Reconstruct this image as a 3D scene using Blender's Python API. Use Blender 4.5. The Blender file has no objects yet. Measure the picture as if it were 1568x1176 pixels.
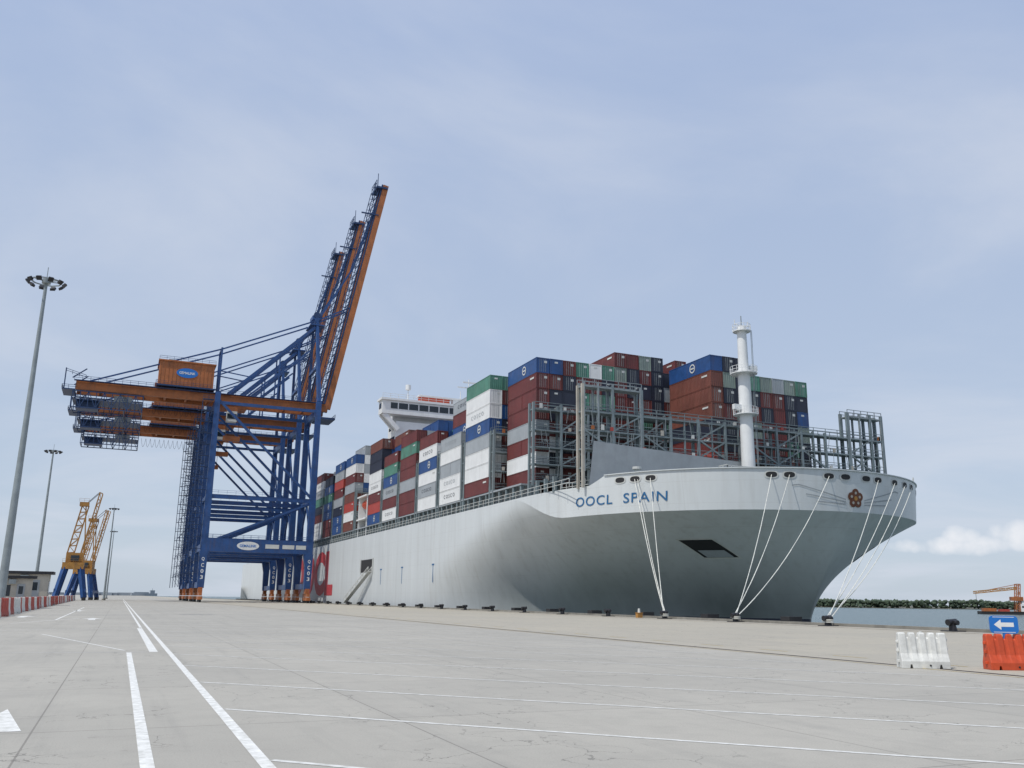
import bpy, math, random, bmesh
from mathutils import Vector, Matrix, Quaternion
random.seed(7)
scene=bpy.context.scene
H=1.8
XC=88.5; Y0=89.5; XE=55.0; XS=58.2

# ------------------------------------------------------------------ materials
def mat(name,col,rough=0.6,metal=0.0,var=0.25,scale=0.4,stretch=(1,1,1),bump=0.0,corr=0.0,col2=None,streak=0.0):
    m=bpy.data.materials.new(name); m.use_nodes=True
    nt=m.node_tree; N=nt.nodes; L=nt.links
    b=N['Principled BSDF']; b.inputs['Roughness'].default_value=rough; b.inputs['Metallic'].default_value=metal
    tc=N.new('ShaderNodeTexCoord'); mp=N.new('ShaderNodeMapping'); mp.inputs['Scale'].default_value=stretch
    L.new(tc.outputs['Object'],mp.inputs['Vector'])
    nz=N.new('ShaderNodeTexNoise'); nz.inputs['Scale'].default_value=scale; nz.inputs['Detail'].default_value=6; nz.inputs['Roughness'].default_value=0.65
    L.new(mp.outputs[0],nz.inputs['Vector'])
    mr=N.new('ShaderNodeMapRange'); mr.inputs['From Min'].default_value=0.35; mr.inputs['From Max'].default_value=0.7
    L.new(nz.outputs['Fac'],mr.inputs['Value'])
    mx=N.new('ShaderNodeMix'); mx.data_type='RGBA'
    c2=col2 if col2 else tuple(c*(1-var) for c in col)
    mx.inputs['A'].default_value=(*col,1); mx.inputs['B'].default_value=(*c2,1)
    L.new(mr.outputs['Result'],mx.inputs['Factor']); out=mx.outputs['Result']
    if streak>0:
        mp2=N.new('ShaderNodeMapping'); mp2.inputs['Scale'].default_value=(1.6,1.6,0.16); L.new(tc.outputs['Object'],mp2.inputs['Vector'])
        n2=N.new('ShaderNodeTexNoise'); n2.inputs['Scale'].default_value=1.0; n2.inputs['Detail'].default_value=5; L.new(mp2.outputs[0],n2.inputs['Vector'])
        r2=N.new('ShaderNodeMapRange'); r2.inputs['From Min'].default_value=0.52; r2.inputs['From Max'].default_value=0.75; r2.inputs['To Max'].default_value=streak; L.new(n2.outputs['Fac'],r2.inputs['Value'])
        m2=N.new('ShaderNodeMix'); m2.data_type='RGBA'; m2.inputs['B'].default_value=(0.13,0.075,0.045,1)
        L.new(r2.outputs['Result'],m2.inputs['Factor']); L.new(out,m2.inputs['A']); out=m2.outputs['Result']
    L.new(out,b.inputs['Base Color'])
    if corr>0:
        sx=N.new('ShaderNodeSeparateXYZ'); L.new(tc.outputs['Object'],sx.inputs[0])
        ad=N.new('ShaderNodeMath'); ad.operation='ADD'; L.new(sx.outputs[0],ad.inputs[0]); L.new(sx.outputs[1],ad.inputs[1])
        ml=N.new('ShaderNodeMath'); ml.operation='MULTIPLY'; ml.inputs[1].default_value=2*math.pi/0.40; L.new(ad.outputs[0],ml.inputs[0])
        sn=N.new('ShaderNodeMath'); sn.operation='SINE'; L.new(ml.outputs[0],sn.inputs[0])
        bp=N.new('ShaderNodeBump'); bp.inputs['Strength'].default_value=corr; bp.inputs['Distance'].default_value=0.04
        L.new(sn.outputs[0],bp.inputs['Height']); L.new(bp.outputs[0],b.inputs['Normal'])
    elif bump>0:
        bp=N.new('ShaderNodeBump'); bp.inputs['Strength'].default_value=bump; bp.inputs['Distance'].default_value=0.05
        L.new(nz.outputs['Fac'],bp.inputs['Height']); L.new(bp.outputs[0],b.inputs['Normal'])
    return m

M={}
M['blue']=mat('crane_blue',(0.018,0.075,0.235),0.45,0,0.35,0.5,streak=.25)
M['dblue']=mat('crane_dark_blue',(0.014,0.045,0.13),0.5,0,0.3,0.5)
M['orange']=mat('crane_orange',(0.42,0.135,0.038),0.55,0,0.4,0.35,streak=.55)
M['yellow']=mat('crane_yellow',(0.44,0.215,0.045),0.55,0,0.4,0.6,streak=.4)
M['white']=mat('white_paint',(0.74,0.75,0.74),0.45,0,0.12,0.5,streak=.08)
M['offwhite']=mat('offwhite_paint',(0.60,0.61,0.58),0.5,0,0.2,0.6)
M['steel']=mat('galvanised_steel',(0.30,0.34,0.35),0.5,0.2,0.35,0.6)
M['lash']=mat('lashing_steel',(0.20,0.25,0.265),0.55,0.0,0.35,0.5,streak=.3)
M['tan']=mat('primer_tan',(0.45,0.42,0.36),0.6,0,0.3,0.6)
M['dark']=mat('dark_rubber_and_shade',(0.02,0.02,0.022),0.7,0,0.2,1)  # rubber parts, and painted shade inside the hull openings
M['grey']=mat('grey_paint',(0.34,0.37,0.39),0.5,0,0.2,0.3,streak=.1)
M['deck']=mat('deck_green_grey',(0.16,0.2,0.2),0.7,0,0.3,0.4)
M['navy']=mat('boot_top_navy',(0.02,0.025,0.045),0.5,0,0.3,0.5)
M['red']=mat('signal_red',(0.42,0.06,0.04),0.45,0,0.25,1.5)
M['redlogo']=mat('logo_red',(0.50,0.05,0.06),0.45,0,0.15,0.4)
M['textblue']=mat('lettering_blue',(0.015,0.12,0.28),0.5,0,0.1,1)
M['orred']=mat('plastic_orange_red',(0.58,0.075,0.02),0.4,0,0.3,5)
M['plwhite']=mat('plastic_white',(0.70,0.70,0.66),0.45,0,0.3,4)
M['signblue']=mat('sign_blue',(0.01,0.15,0.50),0.35,0,0.1,3)
M['bronze']=mat('bronze',(0.16,0.055,0.025),0.4,0.3,0.3,3)
M['rope']=mat('mooring_rope',(0.66,0.66,0.60),0.8,0,0.3,3)
M['black']=mat('black_iron',(0.03,0.03,0.035),0.5,0.3,0.4,4)
M['glass']=mat('dark_glass',(0.02,0.03,0.04),0.15,0,0.1,1)
M['conc']=mat('quay_wall_concrete',(0.27,0.255,0.22),0.85,0,0.4,0.8)
CT={}
for k,c in dict(maroon=(0.15,0.03,0.028),brown=(0.18,0.058,0.04),white=(0.53,0.52,0.45),grey=(0.39,0.40,0.36),blue=(0.02,0.155,0.36),
  navy=(0.014,0.028,0.115),green=(0.085,0.24,0.175),orange=(0.36,0.11,0.04),red=(0.23,0.045,0.035),sage=(0.24,0.30,0.26)).items():
    CT[k]=mat('container_'+k,c,0.55,0,0.36,0.35,(1,1,1),corr=0.6,streak=0.28)

def hull_mat():
    m=mat('hull_paint',(0.60,0.63,0.63),0.38,0,0.10,0.22,(1,1,0.25))
    nt=m.node_tree;N=nt.nodes;L=nt.links;b=N['Principled BSDF']
    mx=[n for n in N if n.type=='MIX'][0]
    tc=[n for n in N if n.type=='TEX_COORD'][0]
    sp=N.new('ShaderNodeSeparateXYZ'); L.new(tc.outputs['Object'],sp.inputs[0])
    def seam(out,per,w):
        a=N.new('ShaderNodeMath');a.operation='DIVIDE';a.inputs[1].default_value=per;L.new(out,a.inputs[0])
        f=N.new('ShaderNodeMath');f.operation='FRACT';L.new(a.outputs[0],f.inputs[0])
        g=N.new('ShaderNodeMath');g.operation='LESS_THAN';g.inputs[1].default_value=w/per;L.new(f.outputs[0],g.inputs[0]);return g.outputs[0]
    s1=seam(sp.outputs[2],2.9,0.07); s2=seam(sp.outputs[1],11.0,0.09)
    mxm=N.new('ShaderNodeMath');mxm.operation='MAXIMUM';L.new(s1,mxm.inputs[0]);L.new(s2,mxm.inputs[1])
    st=N.new('ShaderNodeTexNoise');st.inputs['Scale'].default_value=1.0;st.inputs['Detail'].default_value=5
    mp=N.new('ShaderNodeMapping');mp.inputs['Scale'].default_value=(0.9,0.9,0.05);L.new(tc.outputs['Object'],mp.inputs[0]);L.new(mp.outputs[0],st.inputs['Vector'])
    mr=N.new('ShaderNodeMapRange');mr.inputs['From Min'].default_value=0.52;mr.inputs['From Max'].default_value=0.8;mr.inputs['To Max'].default_value=0.32;L.new(st.outputs['Fac'],mr.inputs['Value'])
    sc=N.new('ShaderNodeMath');sc.operation='MULTIPLY';sc.inputs[1].default_value=0.16;L.new(mxm.outputs[0],sc.inputs[0])
    sm=N.new('ShaderNodeMath');sm.operation='ADD';L.new(sc.outputs[0],sm.inputs[0]);L.new(mr.outputs['Result'],sm.inputs[1])
    m2=N.new('ShaderNodeMix');m2.data_type='RGBA';m2.inputs['B'].default_value=(0.34,0.33,0.30,1)
    L.new(sm.outputs[0],m2.inputs['Factor']);L.new(mx.outputs['Result'],m2.inputs['A'])
    # shade under the bow flare painted into the colour, darker towards the waterline
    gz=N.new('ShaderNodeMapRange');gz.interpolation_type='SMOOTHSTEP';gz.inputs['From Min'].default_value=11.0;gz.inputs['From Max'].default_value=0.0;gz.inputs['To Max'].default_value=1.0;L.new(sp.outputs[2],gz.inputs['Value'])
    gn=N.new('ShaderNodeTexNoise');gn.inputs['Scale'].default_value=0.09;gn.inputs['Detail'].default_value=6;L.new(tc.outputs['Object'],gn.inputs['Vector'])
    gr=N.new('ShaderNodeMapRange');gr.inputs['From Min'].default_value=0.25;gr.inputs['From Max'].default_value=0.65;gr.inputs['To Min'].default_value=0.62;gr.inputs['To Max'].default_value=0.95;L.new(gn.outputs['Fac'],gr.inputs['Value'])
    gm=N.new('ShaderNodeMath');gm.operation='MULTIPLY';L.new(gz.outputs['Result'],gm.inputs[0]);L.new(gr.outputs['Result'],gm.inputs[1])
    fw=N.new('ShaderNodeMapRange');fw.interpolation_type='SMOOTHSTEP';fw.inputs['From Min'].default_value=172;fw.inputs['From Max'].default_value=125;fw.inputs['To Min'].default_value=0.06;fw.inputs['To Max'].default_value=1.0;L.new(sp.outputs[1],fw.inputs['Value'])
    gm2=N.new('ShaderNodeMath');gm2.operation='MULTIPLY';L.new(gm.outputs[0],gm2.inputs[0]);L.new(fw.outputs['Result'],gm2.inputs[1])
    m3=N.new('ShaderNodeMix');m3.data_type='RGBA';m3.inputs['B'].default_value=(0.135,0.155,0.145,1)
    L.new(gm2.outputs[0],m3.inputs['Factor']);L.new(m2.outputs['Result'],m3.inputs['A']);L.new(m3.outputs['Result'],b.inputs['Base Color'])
    bp=N.new('ShaderNodeBump');bp.inputs['Strength'].default_value=0.3;bp.inputs['Distance'].default_value=0.08
    nz=N.new('ShaderNodeTexNoise');nz.inputs['Scale'].default_value=0.35;nz.inputs['Detail'].default_value=2;L.new(tc.outputs['Object'],nz.inputs['Vector'])
    L.new(nz.outputs['Fac'],bp.inputs['Height']);L.new(bp.outputs[0],b.inputs['Normal'])
    return m
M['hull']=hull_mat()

def ground_mat():
    m=bpy.data.materials.new('quay_concrete');m.use_nodes=True;nt=m.node_tree;N=nt.nodes;L=nt.links;b=N['Principled BSDF']
    b.inputs['Roughness'].default_value=0.85
    tc=N.new('ShaderNodeTexCoord');P=tc.outputs['Object']
    def noise(s,d=6,r=0.6,st=(1,1,1)):
        mp=N.new('ShaderNodeMapping');mp.inputs['Scale'].default_value=st;L.new(P,mp.inputs[0])
        n=N.new('ShaderNodeTexNoise');n.inputs['Scale'].default_value=s;n.inputs['Detail'].default_value=d;n.inputs['Roughness'].default_value=r;L.new(mp.outputs[0],n.inputs['Vector']);return n.outputs['Fac']
    def rng(v,a,c,lo=0,hi=1):
        r=N.new('ShaderNodeMapRange');r.inputs['From Min'].default_value=a;r.inputs['From Max'].default_value=c;r.inputs['To Min'].default_value=lo;r.inputs['To Max'].default_value=hi;L.new(v,r.inputs['Value']);return r.outputs['Result']
    def mix(f,A,B):
        x=N.new('ShaderNodeMix');x.data_type='RGBA'
        L.new(f,x.inputs['Factor'])
        if isinstance(A,tuple):x.inputs['A'].default_value=(*A,1)
        else:L.new(A,x.inputs['A'])
        x.inputs['B'].default_value=(*B,1);return x.outputs['Result']
    def mth(op,a,c=None):
        n=N.new('ShaderNodeMath');n.operation=op
        L.new(a,n.inputs[0])
        if c is not None:
            if isinstance(c,(int,float)):n.inputs[1].default_value=c
            else:L.new(c,n.inputs[1])
        return n.outputs[0]
    sp=N.new('ShaderNodeSeparateXYZ');L.new(P,sp.inputs[0])
    c=mix(rng(noise(0.12,5),0.35,0.7),(0.405,0.385,0.335),(0.335,0.32,0.28))
    ap=mth('MULTIPLY',mth('GREATER_THAN',sp.outputs[0],22.2),0.85)
    c=mix(ap,c,(0.395,0.36,0.285))
    # slab to slab tone change
    fx=mth('FLOOR',mth('DIVIDE',mth('ADD',sp.outputs[0],1000.9),5.0));fy=mth('FLOOR',mth('DIVIDE',mth('ADD',sp.outputs[1],1000.0),6.0))
    cb=N.new('ShaderNodeCombineXYZ');L.new(fx,cb.inputs[0]);L.new(fy,cb.inputs[1])
    wnn=N.new('ShaderNodeTexWhiteNoise');wnn.noise_dimensions='2D';L.new(cb.outputs[0],wnn.inputs['Vector'])
    c=mix(mth('MULTIPLY',wnn.outputs['Value'],0.22),c,(0.27,0.26,0.235))
    c=mix(rng(noise(1.3,8,0.7),0.48,0.75,0,0.42),c,(0.27,0.26,0.23))
    c=mix(rng(noise(0.35,8,0.75),0.56,0.70,0,0.28),c,(0.24,0.23,0.21))
    c=mix(rng(noise(45,3),0.45,0.75,0,0.5),c,(0.22,0.21,0.185))
    # rubber traffic lanes along the quay
    c=mix(rng(noise(0.5,6,0.7,(2.5,0.10,1)),0.52,0.75,0,0.4),c,(0.22,0.215,0.195))
    wn=N.new('ShaderNodeTexNoise');wn.inputs['Scale'].default_value=0.9;wn.inputs['Detail'].default_value=6;L.new(P,wn.inputs['Vector'])
    vm=N.new('ShaderNodeVectorMath');vm.operation='SCALE';vm.inputs['Scale'].default_value=2.0;L.new(wn.outputs['Color'],vm.inputs[0])
    va=N.new('ShaderNodeVectorMath');va.operation='ADD';L.new(P,va.inputs[0]);L.new(vm.outputs[0],va.inputs[1])
    vo=N.new('ShaderNodeTexVoronoi');vo.feature='DISTANCE_TO_EDGE';vo.inputs['Scale'].default_value=0.7;L.new(va.outputs[0],vo.inputs['Vector'])
    cr=mth('LESS_THAN',vo.outputs['Distance'],0.0065)
    cm=rng(noise(0.30,3),0.48,0.56)
    crk=mth('MULTIPLY',mth('MULTIPLY',cr,cm),0.65)
    c=mix(crk,c,(0.13,0.125,0.11))
    jx=mth('LESS_THAN',mth('FRACT',mth('DIVIDE',mth('ADD',sp.outputs[0],1000.9),5.0)),0.005)
    jy=mth('LESS_THAN',mth('FRACT',mth('DIVIDE',mth('ADD',sp.outputs[1],1000.0),6.0)),0.005)
    j=mth('MULTIPLY',mth('MAXIMUM',jx,jy),0.6)
    c=mix(j,c,(0.13,0.12,0.105))
    L.new(c,b.inputs['Base Color'])
    bp=N.new('ShaderNodeBump');bp.inputs['Strength'].default_value=0.3;bp.inputs['Distance'].default_value=0.01
    L.new(noise(25,6),bp.inputs['Height']);L.new(bp.outputs[0],b.inputs['Normal'])
    return m
M['ground']=ground_mat()

def marking_mat(name,col):
    m=mat(name,col,0.7,0,0.35,6.0,col2=(col[0]*.6,col[1]*.6,col[2]*.57));return m
M['mark']=marking_mat('road_marking_white',(0.76,0.76,0.73))
M['fmark']=marking_mat('worn_marking_white',(0.70,0.70,0.67))
M['ymark']=marking_mat('road_marking_yellow',(0.50,0.37,0.12))
M['rust']=mat('rusty_rail',(0.13,0.085,0.05),0.7,0.2,0.4,3)

def water_mat():
    m=bpy.data.materials.new('river_water');m.use_nodes=True;nt=m.node_tree;N=nt.nodes;L=nt.links;b=N['Principled BSDF']
    b.inputs['Base Color'].default_value=(0.06,0.10,0.095,1);b.inputs['Roughness'].default_value=0.25
    tc=N.new('ShaderNodeTexCoord');mp=N.new('ShaderNodeMapping');mp.inputs['Scale'].default_value=(0.25,0.25,0.25);L.new(tc.outputs['Object'],mp.inputs[0])
    n=N.new('ShaderNodeTexNoise');n.inputs['Scale'].default_value=1.5;n.inputs['Detail'].default_value=8;L.new(mp.outputs[0],n.inputs['Vector'])
    bp=N.new('ShaderNodeBump');bp.inputs['Strength'].default_value=1.0;bp.inputs['Distance'].default_value=1.2;L.new(n.outputs['Fac'],bp.inputs['Height']);L.new(bp.outputs[0],b.inputs['Normal'])
    return m
M['water']=water_mat()
M['foliage']=mat('mangrove_foliage',(0.045,0.07,0.045),0.95,0,0.5,0.05,col2=(0.075,0.10,0.06))
M['mud']=mat('shore_mud',(0.12,0.12,0.09),0.9,0,0.3,0.05)
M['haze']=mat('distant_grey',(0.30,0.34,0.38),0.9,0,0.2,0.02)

# ------------------------------------------------------------------ mesh builder
class MB:
    def __init__(s): s.v=[];s.f=[];s.m=[];s.mats=[]
    def mi(s,k):
        mm=M[k] if k in M else CT[k]
        if mm not in s.mats:s.mats.append(mm)
        return s.mats.index(mm)
    def add(s,vs,fs,k):
        o=len(s.v);s.v+=[tuple(p) for p in vs];i=s.mi(k)
        for f in fs:s.f.append(tuple(o+a for a in f));s.m.append(i)
    BF=[(0,3,2,1),(4,5,6,7),(0,1,5,4),(1,2,6,5),(2,3,7,6),(3,0,4,7)]
    def box(s,x0,x1,y0,y1,z0,z1,k):
        s.add([(x0,y0,z0),(x1,y0,z0),(x1,y1,z0),(x0,y1,z0),(x0,y0,z1),(x1,y0,z1),(x1,y1,z1),(x0,y1,z1)],s.BF,k)
    def beam(s,p,q,w,h,k,w2=None,h2=None):
        p=Vector(p);q=Vector(q);d=(q-p)
        if d.length<1e-6:return
        d.normalize();up=Vector((0,0,1))
        if abs(d.z)>0.98:up=Vector((1,0,0))
        r=d.cross(up).normalized();u=r.cross(d).normalized()
        w2=w if w2 is None else w2;h2=h if h2 is None else h2
        vs=[]
        for c,ww,hh in((p,w,h),(q,w2,h2)):
            for a,b in((-1,-1),(1,-1),(1,1),(-1,1)):vs.append(c+r*a*ww/2+u*b*hh/2)
        s.add(vs,s.BF,k)
    def tube(s,p,q,r,k,r2=None,n=8,cap=True):
        p=Vector(p);q=Vector(q);d=(q-p).normalized();up=Vector((0,0,1))
        if abs(d.z)>0.98:up=Vector((1,0,0))
        a=d.cross(up).normalized();b=a.cross(d);r2=r if r2 is None else r2
        vs=[p+(a*math.cos(t)+b*math.sin(t))*r for t in[2*math.pi*i/n for i in range(n)]]
        vs+=[q+(a*math.cos(t)+b*math.sin(t))*r2 for t in[2*math.pi*i/n for i in range(n)]]
        fs=[(i,(i+1)%n,n+(i+1)%n,n+i) for i in range(n)]
        if cap:fs+=[tuple(range(n-1,-1,-1)),tuple(range(n,2*n))]
        s.add(vs,fs,k)
    def rail(s,p,q,k,h=1.1,n=None,t=0.06):
        p=Vector(p);q=Vector(q);L=(q-p).length;n=n or max(1,int(L/2))
        for zz in(h,h*0.5):s.beam(p+Vector((0,0,zz)),q+Vector((0,0,zz)),t,t,k)
        for i in range(n+1):
            c=p+(q-p)*i/n;s.beam(c,c+Vector((0,0,h)),t,t,k)
    def truss(s,p,q,off,n,w,k,wd=None):
        p=Vector(p);q=Vector(q);off=Vector(off);wd=wd or w*0.7
        s.beam(p,q,w,w,k);s.beam(p+off,q+off,w,w,k)
        for i in range(n):
            a=p+(q-p)*i/n;b=p+(q-p)*(i+1)/n
            s.beam(a,a+off,wd,wd,k)
            if i%2:s.beam(a,b+off,wd,wd,k)
            else:s.beam(a+off,b,wd,wd,k)
        s.beam(q,q+off,wd,wd,k)
    def build(s,name,smooth=None,parent=None):
        me=bpy.data.meshes.new(name);me.from_pydata(s.v,[],s.f)
        for mm in s.mats:me.materials.append(mm)
        me.polygons.foreach_set('material_index',s.m)
        me.update()
        ob=bpy.data.objects.new(name,me);scene.collection.objects.link(ob)
        if smooth is not None:
            me.polygons.foreach_set('use_smooth',[True]*len(me.polygons))
            try: me.set_sharp_from_angle(angle=math.radians(smooth))
            except Exception: pass
        if parent:ob.parent=parent
        return ob

def text_geo(body,size=1.0,bold=0.0,sp=1.0):
    cu=bpy.data.curves.new('t','FONT');cu.body=body;cu.size=size;cu.offset=bold;cu.space_character=sp;cu.resolution_u=4
    ob=bpy.data.objects.new('t',cu);scene.collection.objects.link(ob)
    bpy.context.view_layer.update()
    me=bpy.data.meshes.new_from_object(ob.evaluated_get(bpy.context.evaluated_depsgraph_get()))
    vs=[v.co.copy() for v in me.vertices];fs=[tuple(p.vertices) for p in me.polygons]
    bpy.data.objects.remove(ob);bpy.data.meshes.remove(me)
    x0=min(v.x for v in vs);x1=max(v.x for v in vs);y0=min(v.y for v in vs);y1=max(v.y for v in vs)
    return [((v.x-x0)/(x1-x0),(v.y-y0)/(y1-y0)) for v in vs],fs,(x1-x0)/(y1-y0)

# ------------------------------------------------------------------ setting : ground, water
g=MB()
g.add([(-4000,-300,0),(XE-1.2,-300,0),(XE-1.2,6000,0),(-4000,6000,0)],[(0,1,2,3)],'ground')
g.build('quay_ground')
q=MB()
q.box(XE-1.198,XE,-300,6000,-6,0.0,'conc')
q.box(XE-0.55,XE-0.05,-300,700,0.0,0.22,'conc')
for i in range(40):
    y=-2+i*12.15+6
    q.box(XE+0.0,XE+1.6,y-0.9,y+0.9,-3.2,-0.25,'dark')
    if y>60: q.box(XE-0.5,XE+.9,y-0.6,y+0.6,-0.25,0.62,'dark')
q.build('quay_wall')
w=MB();w.add([(XE-0.5,-1500,-4),(9000,-1500,-4),(9000,9000,-4),(XE-0.5,9000,-4)],[(0,1,2,3)],'water');w.build('water')

mk=MB()
Z=0.004
def strip(x0,y0,x1,y1,wd,k='mark',z=Z):
    d=Vector((x1-x0,y1-y0,0)).normalized();n=Vector((-d.y,d.x,0))*wd/2
    a=Vector((x0,y0,z));b=Vector((x1,y1,z));mk.add([a-n,b-n,b+n,a+n],[(0,1,2,3)],k)
strip(1.68,3,1.68,420,0.15)
strip(0.47,3,0.47,32.0,0.15)
strip(1.22,32.2,1.22,55,0.26)
strip(1.30,56,1.30,330,0.14)
strip(-30,34.6,1.05,32.2,0.10,'fmark')
strip(-3.1,47.3,0.35,33.2,0.10,'fmark')
strip(-9,49.6,1.0,55.5,0.12,'fmark')
strip(-30,47.5,-3.4,47.3,0.10,'fmark')
strip(-4.4,143,-4.0,72,0.14)
strip(-6.0,64,-2.6,78,0.12)
y=0.9
while y<300:
    xe=20.0
    strip(1.78,y,xe,y-(xe-1.78),0.10,'fmark',z=Z)
    y+=5 if y<120 else 10
def arrow(x,y,s):
    mk.add([(x-.12*s,y,Z),(x+.12*s,y,Z),(x+.12*s,y+1.6*s,Z),(x-.12*s,y+1.6*s,Z)],[(0,1,2,3)],'mark')
    mk.add([(x-.4*s,y+1.6*s,Z),(x+.4*s,y+1.6*s,Z),(x,y+2.8*s,Z)],[(0,1,2)],'mark')
mk.add([(-1.75,14.2,Z),(-1.02,14.2,Z),(-1.45,16.9,Z)],[(0,1,2)],'mark')
mk.add([(-1.75,10.2,Z),(-1.6,10.2,Z),(-1.6,14.18,Z),(-1.75,14.18,Z)],[(0,1,2,3)],'mark')
arrow(-6.9,80,2.2);arrow(-1.7,73,2.0);arrow(-4,110,2.2)
for xr in(22.0,51.5):
    strip(xr,-100,xr,700,0.26,'rust',z=0.004)
    strip(xr,-100,xr,700,0.08,'dark',z=0.008)
    strip(xr-.45,-100,xr-.45,700,0.08,'ymark',z=0.004)
for yy in range(-20,200,4):
    strip(23.6,yy,23.6,yy+1.6,0.10,'ymark')
mk.build('painted_ground_markings')

# ------------------------------------------------------------------ ship hull
BH=30.65;ZT=19.0;ZD=17.8
def zk_of(s):
    if s<27:return 13.6
    t=min(1,(s-27)/17.0);return 13.6+(ZD-0.15-13.6)*t*t*(3-2*t)*1.0
def s0_of(z,zk):
    if z>=zk:return 0.5*(1-min(1,(z-zk)/(ZT-zk+1e-6)))
    u=max(0,min(1,(z+1)/(zk+1)));return 0.5+10.2*(1-u**1.3)
def hb(s,z,zk=None):
    zk=zk_of(s) if zk is None else zk
    s0=s0_of(z,zk)
    wv=1.0 if z>=zk else max(0,min(1,(z+1)/(zk+1)))**1.9
    L=88+(42-88)*wv;n=2.0+0.5*wv;m=1.15+0.85*wv
    qv=max(0,min(1,(s-s0)/L))
    return BH*max(0,(1-(1-qv)**n))**(1/m)
def ztop(s):
    if s<19.5:return ZT
    if s<22:return ZT+(ZD-ZT)*(s-19.5)/2.5
    return ZD
NS=70
noms=[100*(i/NS)**2.0 for i in range(NS+1)]+[115,140,170,200,230,260,290,320,350,370,385,395,400]
def station(nom,z,zk):
    if nom<100:
        s0=s0_of(z,zk);return s0+nom*(1-s0/100)
    return nom
hl=MB()
def grid(rows,k,side):
    vs=[];fs=[];n=len(rows[0])
    for r in rows:vs+=r
    for j in range(len(rows)-1):
        for i in range(n-1):
            a=j*n+i;f=(a,a+1,a+n+1,a+n)
            fs.append(f if side>0 else f[::-1])
    hl.add(vs,fs,k)
for side in(-1,1):
    zb=-6.0
    def row(v0,mode):
        r=[]
        for nom in noms:
            zk=zk_of(nom);zt=ztop(nom)
            if mode=='boot':z=zb+v0*(-0.35-zb)
            elif mode=='low':z=-0.35+v0*(zk+0.35)
            else:z=zk+v0*(zt-zk)
            s=station(nom,z,zk);b=hb(s,z,zk) if nom<100 else BH
            if s>370 and z<6: b*=1-0.25*((s-370)/30)*(6-z)/12
            r.append((XC+side*b,Y0+s,z))
        return r
    grid([row(v/3,'boot') for v in range(4)],'navy',side)
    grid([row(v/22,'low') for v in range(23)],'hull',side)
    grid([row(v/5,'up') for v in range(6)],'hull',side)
hl.box(XC-BH+.02,XC+BH-.02,Y0+399.5,Y0+400.02,-0.3,ZD-.02,'hull')
hull=hl.build('hull',smooth=22)
ship=bpy.data.objects.new('container_ship',None);scene.collection.objects.link(ship);hull.parent=ship

dk=MB()
ds=[0.3,1,2,4,6,9,12,16,20,25,30,36,45,60,100,200,300,399.5]
vs=[];fs=[]
for s in ds:
    b=max(0.1,hb(s,ZT-1.3)-0.12);vs+=[(XC-b,Y0+s+.1,ZD-.25),(XC+b,Y0+s+.1,ZD-.25)]
for i in range(len(ds)-1):fs.append((2*i,2*i+1,2*i+3,2*i+2))
dk.add(vs,fs,'deck')
for side in(-1,1):
    prev=None
    for i in range(0,42):
        s=19.5*(i/41)**2;b=hb(s,ZT);p=Vector((XC+side*b,Y0+s,ZT+0.06))
        if prev is not None:dk.beam(prev,p,0.35,0.12,'hull')
        prev=p
for side in(-1,1):
    X=lambda d:XC+side*(BH-d)
    x0,x1=sorted((X(3.2),X(2.6)))
    dk.box(x0,x1,Y0+42,Y0+222,ZD-.2,20.2,'grey')
    yy=Y0+30
    while yy<Y0+222:
        xa,xb=sorted((X(0.55),X(1.05)))
        dk.box(xa,xb,yy,yy+0.5,ZD-.2,20.02,'lash');yy+=3.05
    xa,xb=sorted((X(0.45),X(2.55)))
    dk.box(xa,xb,Y0+42,Y0+222,20.02,20.3,'grey')
    dk.rail((X(0.12),Y0+24,ZD),(X(0.12),Y0+385,ZD),'offwhite',h=1.15,n=150,t=0.07)
dk.build('deck_fittings',parent=ship)

sa=s0_of(15.5,13.6);acc=0.0;ps=(hb(sa,15.5,13.6),sa);tab=[(0.0,sa)]
N_=1500
for i in range(1,N_+1):
    s=sa+(40-sa)*(i/N_)**2
    b=hb(s,15.5,13.6);acc+=math.hypot(b-ps[0],s-ps[1]);ps=(b,s);tab.append((acc,s))
def s_at(a):
    a=abs(a);lo,hi=0,len(tab)-1
    while hi-lo>1:
        mid=(lo+hi)//2
        if tab[mid][0]<a:lo=mid
        else:hi=mid
    t=(a-tab[lo][0])/max(1e-9,tab[hi][0]-tab[lo][0]);return tab[lo][1]+(tab[hi][1]-tab[lo][1])*t
def a_of(s):
    for a,ss in tab:
        if ss>=s:return a
    return tab[-1][0]
def bp(a,z,off=0.05):
    def P(aa):
        s=s_at(aa)-s0_of(15.5,13.6)+s0_of(z,13.6)
        return Vector((XC+(-1 if aa<0 else 1)*hb(s,z,13.6),Y0+s,z))
    p=P(a);t=(P(a+0.05)-P(a-0.05)).normalized()
    n=Vector((t.y,-t.x,0)).normalized()
    return p+n*off
det=MB()
uv,fs,asp=text_geo('OOCL  SPAIN',1,0.006,1.12)
a0=-a_of(25.0);a1=-a_of(11.2)
det.add([bp(a0+(a1-a0)*u,14.95+1.35*v,0.06) for u,v in uv],fs,'textblue')
a0=a_of(11.2);a1=a_of(25)
det.add([bp(a0+(a1-a0)*u,14.95+1.35*v,0.06) for u,v in uv],fs,'textblue')
def oval(a,z,ra,rz,off,k,n=16,pw=2.6):
    pts=[bp(a,z,off)]
    for i in range(n):
        t=2*math.pi*i/n;c,s_=math.cos(t),math.sin(t)
        pts.append(bp(a+ra*abs(c)**(2/pw)*(1 if c>=0 else -1),z+rz*abs(s_)**(2/pw)*(1 if s_>=0 else -1),off))
    det.add(pts,[(0,1+i,1+(i+1)%n) for i in range(n)],k)
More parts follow.
